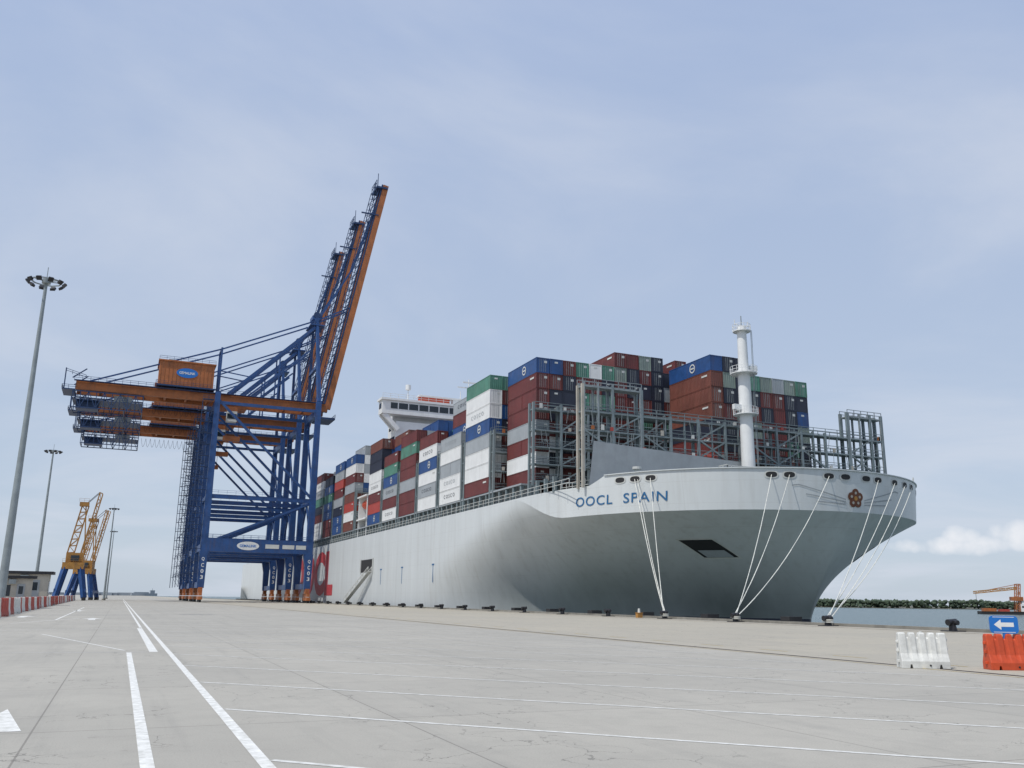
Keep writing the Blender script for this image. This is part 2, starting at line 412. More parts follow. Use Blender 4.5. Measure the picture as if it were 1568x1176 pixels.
FL=[-a_of(17.3),-a_of(15.2),-a_of(13.2),-a_of(2.9),-a_of(2.0),-4.2,-1.6,2.0,4.4,a_of(1.6),a_of(2.8),a_of(4.3),a_of(9)]
for a in FL:
    oval(a,18.15,0.95,0.52,0.05,'offwhite');oval(a,18.15,0.74,0.36,0.07,'dark')  # dark oval paints the shade inside each fairlead opening
def disc(a,z,r,off,k,n=18):
    pts=[bp(a,z,off)]+[bp(a+r*math.cos(2*math.pi*i/n),z+r*math.sin(2*math.pi*i/n),off) for i in range(n)]
    det.add(pts,[(0,1+i,1+(i+1)%n) for i in range(n)],k)
for i in range(5):
    t=math.pi/2+2*math.pi*i/5
    disc(0.72*math.cos(t),15.4+0.72*math.sin(t),0.58,0.09+.004*i,'bronze')
    disc(0.72*math.cos(t),15.4+0.72*math.sin(t),0.2,0.13,'tan',8)
disc(0,15.4,0.75,0.115,'bronze');disc(0,15.4,0.30,0.15,'yellow')
for sg_ in(-1,1):
    for (xa,za,xb,zb_) in((1.6,15.2,8.5,16.9),(1.6,14.9,7.5,15.7),(1.6,14.6,6.0,14.8),(8.5,16.9,9.4,16.8)):
        n=10;pts=[]
        for i in range(n+1):
            u=i/n;zz=za+(zb_-za)*u
            pts+=[bp(sg_*(xa+(xb-xa)*u),zz-.07,.06),bp(sg_*(xa+(xb-xa)*u),zz+.07,.06)]
        det.add(pts,[(2*i,2*i+2,2*i+3,2*i+1) for i in range(n)],'grey')
def lp(s,z,off,side=-1):
    def P(s,z):return Vector((XC+side*hb(s,z,13.6),Y0+s,z))
    p=P(s,z);t1=P(s+.1,z)-P(s-.1,z);t2=P(s,z+.1)-P(s,z-.1);n=t1.cross(t2).normalized()
    if n.x*side<0:n=-n
    return p+n*off
def patch(s0,s1,z0,z1,off,k,side=-1,sh=0.0):
    n=8;m_=4;pts=[]
    for j in range(m_+1):
        for i in range(n+1):
            zz=z0+(z1-z0)*j/m_;pts.append(lp(s0+(s1-s0)*i/n+sh*(zz-z0),zz,off,side))
    det.add(pts,[(j*(n+1)+i,j*(n+1)+i+1,(j+1)*(n+1)+i+1,(j+1)*(n+1)+i) for j in range(m_) for i in range(n)],k)
for sd_ in(-1,1):
    patch(11.9,15.9,7.7,10.3,0.03,'offwhite',sd_)
    patch(12.1,15.7,7.9,10.15,0.05,'dark',sd_)  # flat dark patch painted as the shaded inside of the anchor pocket
    patch(12.5,15.3,7.95,8.85,0.08,'grey',sd_)
uv,fs,asp=text_geo('OOCL',1,0.05,1.0)
yr=268.0;LW=66.0
det.add([(XC-BH-0.05,yr+LW*(1-u),2.2+13.6*v) for u,v in uv],fs,'redlogo')
for yy in(174,196,214):
    det.box(XC-BH-.04,XC-BH-.01,yy,yy+.25,5,8.4,'textblue');det.box(XC-BH-.045,XC-BH-.012,yy-.6,yy+.85,8.4,8.7,'textblue')
det.box(XC-BH-.05,XC-BH-.01,222,234,8.2,11.4,'dark')  # flat dark panel stands in for shade inside the shell door opening
det.box(XC-BH-.25,XC-BH-.06,221.6,222.0,8.0,11.6,'offwhite')
det.box(XC-BH-.25,XC-BH-.06,234.0,234.4,8.0,11.6,'offwhite')
det.truss((XC-BH-1.2,222,8.3),(XC-BH-2.9,240,0.5),(0,0,1.1),10,0.12,'offwhite')
det.truss((XC-BH-0.3,222,8.3),(XC-BH-2.0,240,0.5),(0,0,1.1),10,0.12,'offwhite')
det.beam((XC-BH-.75,222,8.3),(XC-BH-2.4,240,0.5),0.9,0.1,'offwhite')
det.build('hull_details',parent=ship)

ma=MB();mx,my=86.9,109.5
ma.tube((mx,my,ZD-.3),(mx,my,22),1.2,'white',1.05,n=24)
ma.tube((mx,my,22),(mx,my,37.5),1.05,'white',0.95,n=24)
ma.tube((mx,my,37.5),(mx,my,44.6),0.82,'white',0.72,n=24)
ma.tube((mx,my,44.6),(mx,my,46.5),0.08,'steel',n=6)
for z,r in((30.2,1.9),(36.8,2.1),(43.8,1.4)):
    ma.tube((mx,my,z),(mx,my,z+.15),r,'white',n=16)
    for i in range(16):
        t=2*math.pi*i/16;t2=2*math.pi*(i+1)/16
        p=Vector((mx+r*math.cos(t),my+r*math.sin(t),z+.15));p2=Vector((mx+r*math.cos(t2),my+r*math.sin(t2),z+.15))
        ma.beam(p,p+Vector((0,0,1)),.05,.05,'white')
        for hh in(.5,1):ma.beam(p+Vector((0,0,hh)),p2+Vector((0,0,hh)),.05,.05,'white')
ma.box(mx+.9,mx+2.2,my-.4,my+.4,37,38.3,'white');ma.box(mx-2.3,mx-.9,my-.3,my+.3,31,31.8,'white')
ma.beam((mx-1.3,my,44.9),(mx+1.3,my,44.9),.12,.12,'white')
for dx in(-1.3,1.3):ma.beam((mx+dx,my,44.9),(mx+dx,my,45.7),.1,.1,'white')
ma.beam((mx+1.25,my-.9,18),(mx+1.25,my-.9,44),.06,.06,'steel');ma.beam((mx+.85,my-1.15,18),(mx+.85,my-1.15,44),.06,.06,'steel')
ma.build('foremast',smooth=40,parent=ship)

br=MB()
br.add([(60.3,111.9,ZD-.2),(86,110.9,ZD-.2),(86,110.9,23.0),(61.0,111.6,24.4)],[(0,1,2,3)],'grey')
br.add([(61.0,111.62,24.4),(86,110.92,23.0),(86,111.2,23.0),(61.0,111.9,24.4)],[(0,1,2,3)],'grey')
br.add([(86,110.9,ZD-.2),(91,110.9,ZD-.2),(91,110.9,22.2),(86,110.9,23.0)],[(0,1,2,3)],'grey')
br.add([(91,110.9,ZD-.2),(116.3,111.9,ZD-.2),(115.4,111.6,21.0),(91,110.9,22.2)],[(0,1,2,3)],'grey')
for i in range(10):
    x=63+i*5.2;br.beam((x,112.0,ZD),(x,112.0,21),.3,.3,'grey')
for (x,y) in((70,106),(76,101),(82,97),(95,97),(101,101),(107,106)):
    br.tube((x-1.3,y,ZD+.9),(x+1.3,y,ZD+.9),.8,'steel',n=12);br.box(x-1.6,x-1.3,y-.9,y+.9,ZD-.2,ZD+1.9,'offwhite');br.box(x+1.3,x+1.6,y-.9,y+.9,ZD-.2,ZD+1.9,'offwhite')
for (x,y,h) in((66,108,2.3),(80,105,1.7),(98,104,1.9),(104,101,1.9),(84,100,1.5)):
    br.tube((x,y,ZD-.2),(x,y,ZD+h),.35,'offwhite',n=12);br.tube((x,y,ZD+h),(x,y,ZD+h+.35),.65,'offwhite',n=12)
br.rail((78,103,ZD+.2),(82,103,ZD+.2),'offwhite',h=2.9,n=6,t=.09);br.rail((78,105,ZD+.2),(82,105,ZD+.2),'offwhite',h=2.9,n=6,t=.09)
br.box(78,82,103,105,ZD+1.6,ZD+1.7,'offwhite');br.rail((78,103,ZD+2.2),(78,105,ZD+2.2),'offwhite',h=1,n=2,t=.09)
br.rail((108.6,98.2,ZT-.2),(110.0,99.6,ZT-.2),'offwhite',h=1.7,n=4,t=.09)
br.rail((107.6,100,ZT-.2),(109.0,101.6,ZT-.2),'offwhite',h=1.7,n=4,t=.09)
br.rail((60.9,112.4,ZD-.2),(59.3,119,ZD-.2),'offwhite',h=1.2,n=5,t=.08)
br.build('breakwater_and_mooring_gear',parent=ship)

def lashing(Y,x0,x1,z1,levels,tower=False,step=5.06,seed=0):
    b=MB();x=x0;xs=[]
    while x<x1+.1:xs.append(x);x+=step
    if xs[-1]<x1-1:xs.append(x1)
    for i,x in enumerate(xs):
        zt=z1
        if tower and (x<x0+12.5 or x>x1-9):zt=z1+3.6
        if tower and x>x1-9: zt+=.4
        for yy in(Y-.75,Y+.75):b.beam((x,yy,ZD-.2),(x,yy,zt),.38,.38,'tan' if (i in(0,) and tower) else 'lash')
        if i<len(xs)-1:
            xn=xs[i+1]
            if i%3==1:
                for a,c in zip(levels[:-1],levels[1:]):b.beam((x,Y-.8,a),(xn,Y-.8,c),.22,.22,'lash')
            if tower and i%2==0:
                b.beam((x,Y-.8,levels[0]),(xn,Y-.8,levels[1]),.25,.25,'lash');b.beam((xn,Y-.8,levels[1]),(x,Y-.8,levels[2]),.25,.25,'lash')
            if tower:b.beam(((x+xn)/2,Y-.75,levels[0]),((x+xn)/2,Y-.75,levels[-1]),.22,.22,'lash')
    for z in levels:
        b.box(x0,x1,Y-.9,Y+.9,z-.22,z,'lash')
        b.rail((x0,Y-.88,z),(x1,Y-.88,z),'lash',h=1.1,n=int((x1-x0)/2.53),t=.08)
        b.rail((x0,Y+.88,z),(x1,Y+.88,z),'lash',h=1.1,n=int((x1-x0)/2.53),t=.08)
    if tower:
        for (xa,xb) in((x0,x0+10.1),(x1-7.6,x1)):
            z=z1+3.4
            b.box(xa,xb,Y-.9,Y+.9,z-.2,z,'steel');b.rail((xa,Y-.88,z),(xb,Y-.88,z),'steel',h=1.1,n=5,t=.09);b.rail((xa,Y+.88,z),(xb,Y+.88,z),'steel',h=1.1,n=5,t=.09)
            for x in(xa+.2,xa+2.6,xa+5.1,xb-.2):
                for yy in(-.8,.8):b.beam((x,Y+yy,20),(x,Y+yy,z+.6),.27,.27,'steel')
    rnd=random.Random(int(Y*10))
    for i in range(26):
        x=rnd.uniform(x0+1,x1-1);z=rnd.choice(levels)
        b.box(x,x+.5,Y-.95,Y-.75,z+.05,z+rnd.uniform(.5,.9),rnd.choice(['offwhite','red','orange','offwhite','tan']))
    for i in range(60):
        x=rnd.uniform(x0+1,x1-1);z=rnd.choice(levels[1:]);b.beam((x,Y-.95,z),(x+rnd.uniform(-.4,.4),Y-.95,z-2.1),.06,.06,'steel')
    return b
lashing(113.1,59.6,117.9,29.4,[20.6,23.4,26.2,29.0],True).build('front_lashing_bridge',parent=ship)
lashing(129.7,59.3,117.7,33.5,[20.6,23.4,26.2,29.0,32.5]).build('lashing_bridge_bay_2',parent=ship)
BAYS=[117,131,145.75,160.5,175.25,190,204.75,219.5,248,262.75,277.5,292.2]
for Yb in BAYS[2:]:
    lashing(Yb-1.3,58.4,118.6,31.3,[20.6,24,27.4,30.8],step=10.12).build('lashing_bridge',parent=ship)

# ------------------------------------------------------------------ containers
def pick(rnd,r,t,bay):
    if bay>=2 and r<2:
        return rnd.choices(['white','maroon','blue','grey','brown','navy','green','red'],[24,20,15,18,8,8,4,2])[0]
    if bay<=1:
        return rnd.choices(['maroon','navy','blue','green','white','grey','brown','sage','red'],[28,28,9,8,4,6,6,8,2])[0]
    return rnd.choices(['maroon','navy','blue','green','white','grey','brown','orange','red'],[28,12,11,7,12,12,8,2,3])[0]
FIX={(2,0):['maroon','white','white','grey','blue','white','white','green'],(2,1):['brown','maroon','white','maroon','navy','blue','maroon','green'],
 (1,1):['maroon','white','maroon','grey','maroon','maroon','maroon','blue'],(1,2):['white','navy','white','maroon','navy','navy','maroon','blue'],
 (1,3):['maroon','maroon','navy','maroon','maroon','navy','navy','maroon'],(1,7):['maroon']*7+['sage','maroon'],(1,8):['maroon']*6+['navy','navy','maroon'],(1,9):['maroon','navy','sage','maroon','green','maroon','navy','maroon','sage'],
 (3,0):['white','white','grey','white','grey'],(4,0):['white','grey','white','blue','white','maroon'],
 (5,0):['maroon','maroon','grey','maroon','maroon','green','maroon'],(6,0):['white','maroon','grey','blue','green','maroon','white'],
 (0,11):['maroon','red','maroon','navy','brown','brown','brown','blue'],(0,12):['navy','maroon','navy','navy','maroon','navy','sage','navy'],(0,13):['navy','maroon','navy','maroon','sage','navy','navy','navy'],
 (0,14):['maroon','navy','maroon','sage','maroon','navy','green'],(0,15):['navy','maroon','maroon','maroon','navy','maroon','sage'],(0,16):['maroon','navy','maroon','maroon','maroon','maroon','grey'],
 (0,17):['navy','maroon','green','navy','navy','navy','sage'],(0,18):['maroon','navy','navy','sage','blue','navy','green']}
def tiers(bay,r):
    if r>23:return 0
    if bay==0:return 8 if 11<=r<=13 else (7 if 14<=r<=18 else 0)
    if bay==1:return 0 if r==0 else (8 if r<7 else (9 if r<11 else (8+(r%3==0) if r<16 else 8)))
    if bay==2:return 8
    if bay==3:return 5 if r==0 else 8
    if bay==4:return 6 if r<3 else 7
    if bay==5:return 7 if r<2 else 8
    if bay==6:return 6 if r<1 else 8
    if bay==7:return 8
    return [9,8,8,8][bay-8] if r>0 else [8,8,7,8][bay-8]
TH=2.7;Z0=20.35
lt,lf,_=text_geo('COSCO',1,0.0,1.5)
for bi,Yb in enumerate(BAYS):
    rnd=random.Random(100+bi);b=MB()
    for r in range(24):
        n=tiers(bi,r)
        for t in range(n):
            x0=XS+.03+2.53*r+rnd.uniform(-.02,.02);x1=x0+2.44;z0=Z0+TH*t;z1=z0+TH-.05
            col=FIX.get((bi,r),[None]*9)
            col=col[t] if t<len(col) and col[t] else pick(rnd,r,t,bi)
            two=(rnd.random()<0.12)
            dy=rnd.uniform(-.05,.05);y0=Yb+dy;y1=Yb+12.19+dy
            segs=[(y0,y1)] if not two else [(y0,y0+6.06),(y0+6.13,y1)]
            for (ya,yb) in segs:
                side=(r==0) or (tiers(bi,r-1)<=t)
                if side or bi<3:
                    e=.045
                    b.box(x0+e,x1-e,ya+e,yb-e,z0+e,z1-.02,col)
                    for (cx0,cx1) in((x0,x0+.16),(x1-.16,x1)):
                        for (cy0,cy1) in((ya,ya+.16),(yb-.16,yb)):
                            b.box(cx0,cx1,cy0,cy1,z0,z1,col)
                    for (za,zb) in((z0,z0+.16),(z1-.12,z1-.005)):
                        b.box(x0+.005,x0+.1,ya+.16,yb-.16,za,zb,col)
                        b.box(x0+.16,x1-.16,ya+.005,ya+.1,za,zb,col)
                    if rnd.random()<.6:
                        for fx in(.28,.42,.58,.72):
                            b.box(x0+2.44*fx-.02,x0+2.44*fx+.02,ya+.01,ya+.05,z0+.2,z1-.15,'steel')
                        if rnd.random()<.7:b.box(x0+1.5,x0+2.0,ya+.02,ya+.04,z1-.9,z1-.5,'offwhite')
                    else:
                        if rnd.random()<.5:b.box(x0+.9,x0+1.5,ya+.02,ya+.04,z1-.75,z1-.45,'offwhite')
                else:b.box(x0,x1,ya,yb,z0,z1,col)
                if side and (yb-ya)>10:
                    if col in('white','grey') and rnd.random()<.5:
                        b.add([(x0-.012,yb-2.8-6.4*u,z0+1.05+.72*v) for u,v in lt],lf,'grey' if rnd.random()<.3 else 'navy')
                    elif col=='blue':
                        cyy=(ya+yb)/2-1;n_=16
                        b.add([(x0-.012,cyy+.8*math.cos(2*math.pi*i/n_),z0+1.35+.8*math.sin(2*math.pi*i/n_)) for i in range(n_)]+[(x0-.012,cyy+.58*math.cos(2*math.pi*i/n_),z0+1.35+.58*math.sin(2*math.pi*i/n_)) for i in range(n_)],[(i,(i+1)%n_,n_+(i+1)%n_,n_+i) for i in range(n_)],'offwhite')
                        b.box(x0-.012,x0-.002,cyy-.5,cyy+.5,z0+1.22,z0+1.48,'offwhite')
                    elif rnd.random()<.5:
                        b.box(x0-.012,x0-.002,ya+1.0,ya+2.6,z0+1.8,z0+2.1,'offwhite')
    b.build('container_stack')

# ------------------------------------------------------------------ superstructure
sp=MB();ya,yb=235.5,243.5
sp.box(66,111,ya,yb,ZD,50,'white')
sp.box(61.6,115.4,ya-1,ya+3.0,51.8,55.6,'white')
sp.box(61.2,115.8,ya-1.5,ya+3.4,55.6,56.2,'white')
sp.box(66,111,ya+3.4,yb-.4,50,55.9,'white')
sp.box(64,113,ya-1.04,ya-1.0,53.3,55.0,'glass')
for x in range(66,113,3):sp.box(x,x+.3,ya-1.07,ya-1.0,53.3,55.0,'white')
sp.box(61.55,61.6,ya,ya+2.4,53.3,54.8,'glass')
for yy in(ya-.3,ya+2.3):
    sp.beam((62.2,yy,51.9),(66.5,yy,47.5),1.0,1.2,'white')
    sp.beam((110.5,yy,47.5),(114.8,yy,51.9),1.0,1.2,'white')
sp.box(73,82,ya+1,ya+3,56.2,58.0,'orred');sp.box(72.6,88,ya+.6,ya+3.2,58.0,58.4,'white')
sp.box(83,88,ya+1,ya+3,56.2,58.0,'white')
sp.rail((61.5,ya-1.4,56.2),(115,ya-1.4,56.2),'white',h=1.2,n=24,t=.09)
for x,h in((70,4),(74,3),(88.5,9),(86,5),(92,6)):sp.tube((x,ya+3,56.2),(x,ya+3,56.2+h),.22,'white',.12,n=8)
sp.beam((85,ya+3,62.5),(92,ya+3,62.5),.25,.3,'white');sp.beam((86.5,ya+2.5,64),(90.5,ya+2.5,64),.3,.4,'white')
sp.tube((70,ya+3,60),(70,ya+3,61.4),.8,'white',.8,n=12)
for z in range(21,50,3):sp.box(65.95,66,ya+1,yb-1,z,z+.9,'glass')
sp.tube((60.3,236.5,26.8),(60.3,241.5,26.8),1.3,'orred',1.3,n=12);sp.tube((60.3,234.9,26.8),(60.3,236.5,26.8),.5,'orred',1.3,n=12)
sp.box(58.6,64,234.0,234.6,ZD,28.6,'white');sp.box(58.6,64,243,243.6,ZD,28.6,'white');sp.box(58.2,66,233.8,244,22.4,22.8,'white');sp.box(58.2,66,233.8,244,28.6,29,'white')
sp.box(76,101,398,412,ZD,34,'white');sp.box(82,95,402,410,34,43,'white');sp.box(82-.02,95.02,401.98,410.02,37.5,41,'orange')
sp.box(62,115,412,414,ZD,21.5,'white')
sp.build('accommodation_block',parent=ship)

# ------------------------------------------------------------------ ship-to-shore cranes
def make_crane():
    b=MB();XL,XW=20.7,51.2
    for sy in(-9,9):
        for X in(XL,XW):
            for o in(-3.3,0.6,):
                yb=sy+o+1.3
                b.box(X-.55,X+.55,yb-1.7,yb+1.7,.75,1.7,'orange')
                for wy in(-1.2,-.4,.4,1.2):
                    b.tube((X-.3,yb+wy,.42),(X+.3,yb+wy,.42),.38,'dark',n=12)
            b.beam((X,sy-3.6,2.3),(X,sy+3.8,2.3),.8,.9,'orange')
            b.box(X-.6,X+.6,sy-1.2,sy+1.2,2.7,4.2,'orange')
            b.beam((X,sy,4.0),(X,sy,14.4),1.5,1.9,'blue',1.9,2.3)
        b.beam((XL,sy,18.3),(XL,sy,62),1.7,2.0,'blue',1.2,1.5)
        b.beam((XW,sy,18.3),(XW,sy,62),1.7,2.0,'blue',1.3,1.6)
        b.beam((XW,sy,62),(50,sy*.36,90.5),1.1,1.2,'blue',.8,.9)
        b.box(XL-1.0,XW+1.0,sy-.9,sy+.9,14.4,18.3,'blue')
        b.beam((XL,sy,30.5),(XW,sy,30.5),.9,1.2,'blue')
        b.beam((XL,sy,60),(XW,sy,31),.7,.7,'blue')
        b.beam((XL+3,sy,18),(XW,sy,30),.6,.6,'blue')
        b.beam((XL,sy,58.8),(XW,sy,58.8),.7,.9,'blue')
        b.rail((XL,sy+1.0,18.3),(XW,sy+1.0,18.3),'blue',n=14);b.rail((XL,sy-1.0,18.3),(XW,sy-1.0,18.3),'blue',n=14)
        b.rail((XL,sy-.6,31.2),(XW,sy-.6,31.2),'blue',n=12)
        b.beam((XL+1,sy,14.5),(XL+.4,sy,9),1.6,1.6,'blue',1.2,.6);b.beam((XW-1,sy,14.5),(XW-.4,sy,9),1.6,1.6,'blue',1.2,.6)
    for X in(XL,XW):
        b.beam((X,-8.2,4.9),(X,8.2,4.9),1.2,1.6,'blue')
        b.beam((X,-9,30.5),(X,9,30.5),1.0,1.2,'blue')
        b.beam((X,-9,58.6),(X,9,58.6),1.2,2.2,'blue')
        b.beam((X,-9,18),(X,0,30),.5,.5,'blue');b.beam((X,9,18),(X,0,30),.5,.5,'blue')
        b.beam((X,-9,31),(X,9,57),.5,.5,'blue')
        b.box(X-.85,X+.85,-8.1,8.1,14.6,16.6,'blue')
    b.beam((XW-.7,-6,74),(XW-.7,6,74),.9,1.0,'blue');b.beam((50,-3.8,90.5),(50,3.8,90.5),1.2,1.6,'blue')
    b.box(47.8,52.5,-4.2,4.2,88.6,89,'blue');b.rail((47.8,-4.2,89),(52.5,-4.2,89),'blue',n=4);b.rail((47.8,4.2,89),(52.5,4.2,89),'blue',n=4)
    b.box(48.6,51.4,-2.4,2.4,91,92.4,'blue')
    for y in(-2.4,2.4):b.tube((50,y-.2,92.6),(50,y+.2,92.6),1.1,'dblue',n=14)
    for y in(-3.6,3.6):
        b.box(-18.5,55,y-.65,y+.65,59.9,62.5,'orange')
        b.rail((-19,y*1.55,62.5),(54,y*1.55,62.5),'dblue',n=34,t=.09)
        b.box(-19,54,min(y*1.2,y*1.6),max(y*1.2,y*1.6),62.3,62.45,'dblue')
        b.beam((50,y*.9,90.5),(XL+.4,y,77),.32,.42,'blue');b.beam((XL+.4,y,77),(-15,y,62.7),.32,.42,'blue')
        b.beam((XL+.4,y,62.5),(XL+.4,y,77.5),.55,.55,'blue')
        b.beam((49.5,y*.95,88),(24,y,62.8),.85,.9,'blue')
        b.beam((48.5,y*.95,80),(30,y,62.8),.5,.5,'blue')
        b.beam((39,y,62),(39,y,77),.4,.4,'blue')
        b.beam((XL+.4,y,70),(30,y,69),.3,.3,'blue')
    b.beam((XL+.4,-3.6,77.3),(XL+.4,3.6,77.3),.5,.6,'blue')
    for X in range(-18,56,6):b.beam((X,-2.95,60.6),(X,2.95,60.6),.6,.8,'orange')
    b.box(3.5,19.3,-5.6,5.6,63.4,70.8,'orange');b.box(3.1,19.7,-6,6,70.8,71.2,'orange')
    for i in range(14):b.box(3.9+i*1.12,4.0+i*1.12,-5.68,-5.6,63.5,70.7,'orange')
    b.box(3.1,19.7,-6.6,6.6,63.0,63.35,'dblue');b.rail((3.1,-6.6,63.35),(19.7,-6.6,63.35),'dblue',n=8)
    b.rail((3.3,-5.9,71.2),(19.5,-5.9,71.2),'dblue',n=8,t=.08)
    b.box(6,8,-2,2,71.2,72.4,'steel');b.box(13,16,-3,1,71.2,72.0,'offwhite')
    n_=24
    b.add([(11.5+3.1*math.cos(2*math.pi*i/n_),-5.72,67.6+1.5*math.sin(2*math.pi*i/n_)) for i in range(n_)],[tuple(range(n_))],'signblue')
    uv,fs,_=text_geo('GEMALINK',1,.02)
    b.add([(9.2+4.6*u,-5.75,67.2+.8*v) for u,v in uv],fs,'white')
    b.add([(33+3.2*math.cos(2*math.pi*i/n_),-9.93,16.3+1.25*math.sin(2*math.pi*i/n_)) for i in range(n_)],[tuple(range(n_))],'white')
    for x0,x1 in((38,42),(43,46.5),(47,50)):b.box(x0,x1,-9.94,-9.91,15.7,16.9,'offwhite')
    b.add([(30.6+4.8*u,-9.96,15.9+.8*v) for u,v in uv],fs,'signblue')
    for X in(XL,XW):
        for i,ch in enumerate('QC03'):
            uv,fs,_=text_geo(ch,1,.02);b.add([(X-.4+.8*u,-10.2,11.6-i*1.7+1.1*v) for u,v in uv],fs,'white')
    for y in(-5,5):
        b.truss((-19,y,54.5),(0,y,54.5),(0,0,4.8),9,.28,'dblue');b.rail((-19,y,57),(0,y,57),'dblue',n=9,t=.08)
        b.beam((-19.5,y,63),(-16,y,66),.3,.3,'dblue')
    for X in(-19,-12,-5,0):
        b.beam((X,-5,54.5),(X,5,54.5),.25,.25,'dblue');b.beam((X,-5,57),(X,5,59.3),.2,.2,'dblue')
    b.box(-19,0,-5,5,56.9,57.0,'dblue')
    b.box(-18,-12,-2.4,2.4,54.7,56.8,'dblue');b.box(-8,-3,-2,2,57.1,59.3,'steel')
    b.box(-22,-18.5,-5,5,59.5,59.8,'dblue');b.rail((-22,-5,59.8),(-22,5,59.8),'dblue',n=4,t=.1);b.rail((-22,-5,59.8),(-18.5,-5,59.8),'dblue',n=2,t=.1)
    b.rail((-21.5,-5,64.5),(-16,-5,63),'dblue',n=3,t=.12);b.beam((-21.5,-4,59.8),(-21.5,-4,66),.3,.3,'dblue')
    for i in range(14):
        x=1+i*1.6
        pr=None
        for j in range(7):
            u=j/6;p=(x+1.6*u,5.6,59.4-3.2*math.sin(math.pi*u))
            if pr:b.beam(pr,p,.08,.08,'dark')
            pr=p
    b.box(22,30,-3,3,58.4,59.6,'orange');b.box(24,27,-6.4,-3.8,53.8,57,'offwhite');b.box(24.1,26.9,-6.45,-6.4,54.6,56.2,'glass');b.box(24,27,-6.4,-3.8,57,58.4,'orange')
    b.box(24,29,-1,1,48.8,50.2,'orange')
    for x in(24.6,28.4):
        for y in(-.8,.8):b.beam((x,y,50.2),(x,y,58.4),.07,.07,'dark')
    h=Vector((55.2,0,61.2));t=Vector((71.0,0,143.5));d=(t-h).normalized();nrm=Vector((d.z,0,-d.x))
    BY=2.6
    for y in(-BY,BY):
        yy=Vector((0,y,0))
        b.beam(h+yy,t+yy,.9,1.9,'orange')
        o=-nrm*2.1
        b.truss(h+yy*1.05+o+d*2,t+yy*1.05+o-d*2,-nrm*1.5,36,.2,'dblue')
        b.beam(h+yy+o*.6,t+yy+o*.6,.45,.45,'dblue')
        m1=h+d*50+yy*.8-nrm*3.6;a=Vector((50.5,y*.8,91))
        b.beam(a,m1,.5,.6,'blue');b.beam(m1,h+d*76+yy*.8-nrm*1.2,.4,.5,'blue')
        b.beam(a,h+d*36+yy*.8-nrm*1.2,.35,.45,'blue')
    for i in range(28):
        c=h+d*(3*i+1);b.beam(c+Vector((0,-BY+.45,0)),c+Vector((0,BY-.45,0)),.4,.5,'orange')
        b.beam(c+Vector((0,-BY,0))-nrm*2.1,c+Vector((0,BY,0))-nrm*2.1,.2,.2,'dblue')
    b.box(t.x-3.5,t.x+.5,-3.5,3.5,t.z-1.6,t.z-.9,'dblue');b.rail((t.x-3.5,-3.5,t.z-.9),(t.x-3.5,3.5,t.z-.9),'dblue',h=2.2,n=4,t=.15)
    b.beam(t+Vector((-3,-3,-1)),t+Vector((-3,-3,4)),.2,.2,'dblue');b.beam(t-d*12+Vector((-6,-3,0)),t-d*12+Vector((0,-3,0)),.4,.4,'dblue')
    b.beam(t+Vector((-2.5,3,-1)),t+Vector((-2.5,3,3)),.25,.25,'dblue')
    b.box(52,57.5,-5,5,57.4,58,'dblue');b.rail((57.5,-5,58),(57.5,5,58),'dblue',n=5,t=.1)
    for y0 in(9.0,-9.0):
        z=5
        i=0
        while z<58:
            xa,xb=(XL-3.7,XL-1.4) if i%2 else (XL-1.4,XL-3.7)
            b.beam((xa,y0-.5,z),(xb,y0-.5,z+3.4),.2,.1,'dblue')
            b.box(XL-4.2,XL-1,y0-1.0,y0+.6,z+3.35,z+3.45,'dblue')
            b.rail((XL-4.2,y0-1.0,z+3.45),(XL-1,y0-1.0,z+3.45),'dblue',n=2,t=.07)
            z+=3.4;i+=1
        for (x,yy) in((XL-4.2,y0-1.0),(XL-4.2,y0+.6)):b.beam((x,yy,4.5),(x,yy,59),.12,.12,'dblue')
    return b
c1=make_crane().build('ship_to_shore_crane')
c1.location=(0.4,284,0)
for yy in(317.5,352):
    c=bpy.data.objects.new('ship_to_shore_crane',c1.data);scene.collection.objects.link(c);c.location=(0.4,yy,0)

# ------------------------------------------------------------------ yard cranes on the left
def yard_crane():
    b=MB()
    for sx in(-4.5,4.5):
        for sy in(-4.5,4.5):
            b.beam((sx,sy,.8),(sx*.55,sy*.55,10),1.2,1.2,'blue',1.5,1.5);b.box(sx-.5,sx+.5,sy-1.6,sy+1.6,0,1,'dark')
        b.beam((sx,-4.5,3),(sx,4.5,3),.9,1,'blue')
    b.box(-3.4,3.4,-3.4,3.4,9.6,11.6,'yellow')
    b.box(-2.6,3.0,-2.2,2.2,11.6,14.6,'yellow');b.box(-1,1.6,-2.7,-2.2,12,13.8,'glass')
    for y in(-1.6,1.6):
        b.truss((-2.4,y,14.6),(.4,y,29.5),(2.2,0,.2),7,.26,'yellow');b.beam((3,y,14.6),(1.6,y,30),.3,.3,'yellow')
        b.truss((2.0,y,14.5),(5.6,y,34),(1.0,0,-.4),9,.24,'yellow')
        b.beam((1.6,y,30),(5.6,y,34),.16,.16,'dark')
    b.box(-.4,2.6,-2,2,29.4,30.6,'yellow');b.rail((-3.4,-3.4,11.6),(3.4,-3.4,11.6),'yellow',n=4);b.rail((-.6,-2,30.6),(2.6,-2,30.6),'yellow',n=2)
    return b
y1=yard_crane().build('harbour_crane');y1.location=(-13.6,300,0);y1.scale=(.86,.86,.95)
y2=bpy.data.objects.new('harbour_crane',y1.data);scene.collection.objects.link(y2);y2.location=(-11.6,335,0);y2.rotation_euler=(0,0,math.radians(-12));y2.scale=(.86,.86,.88)

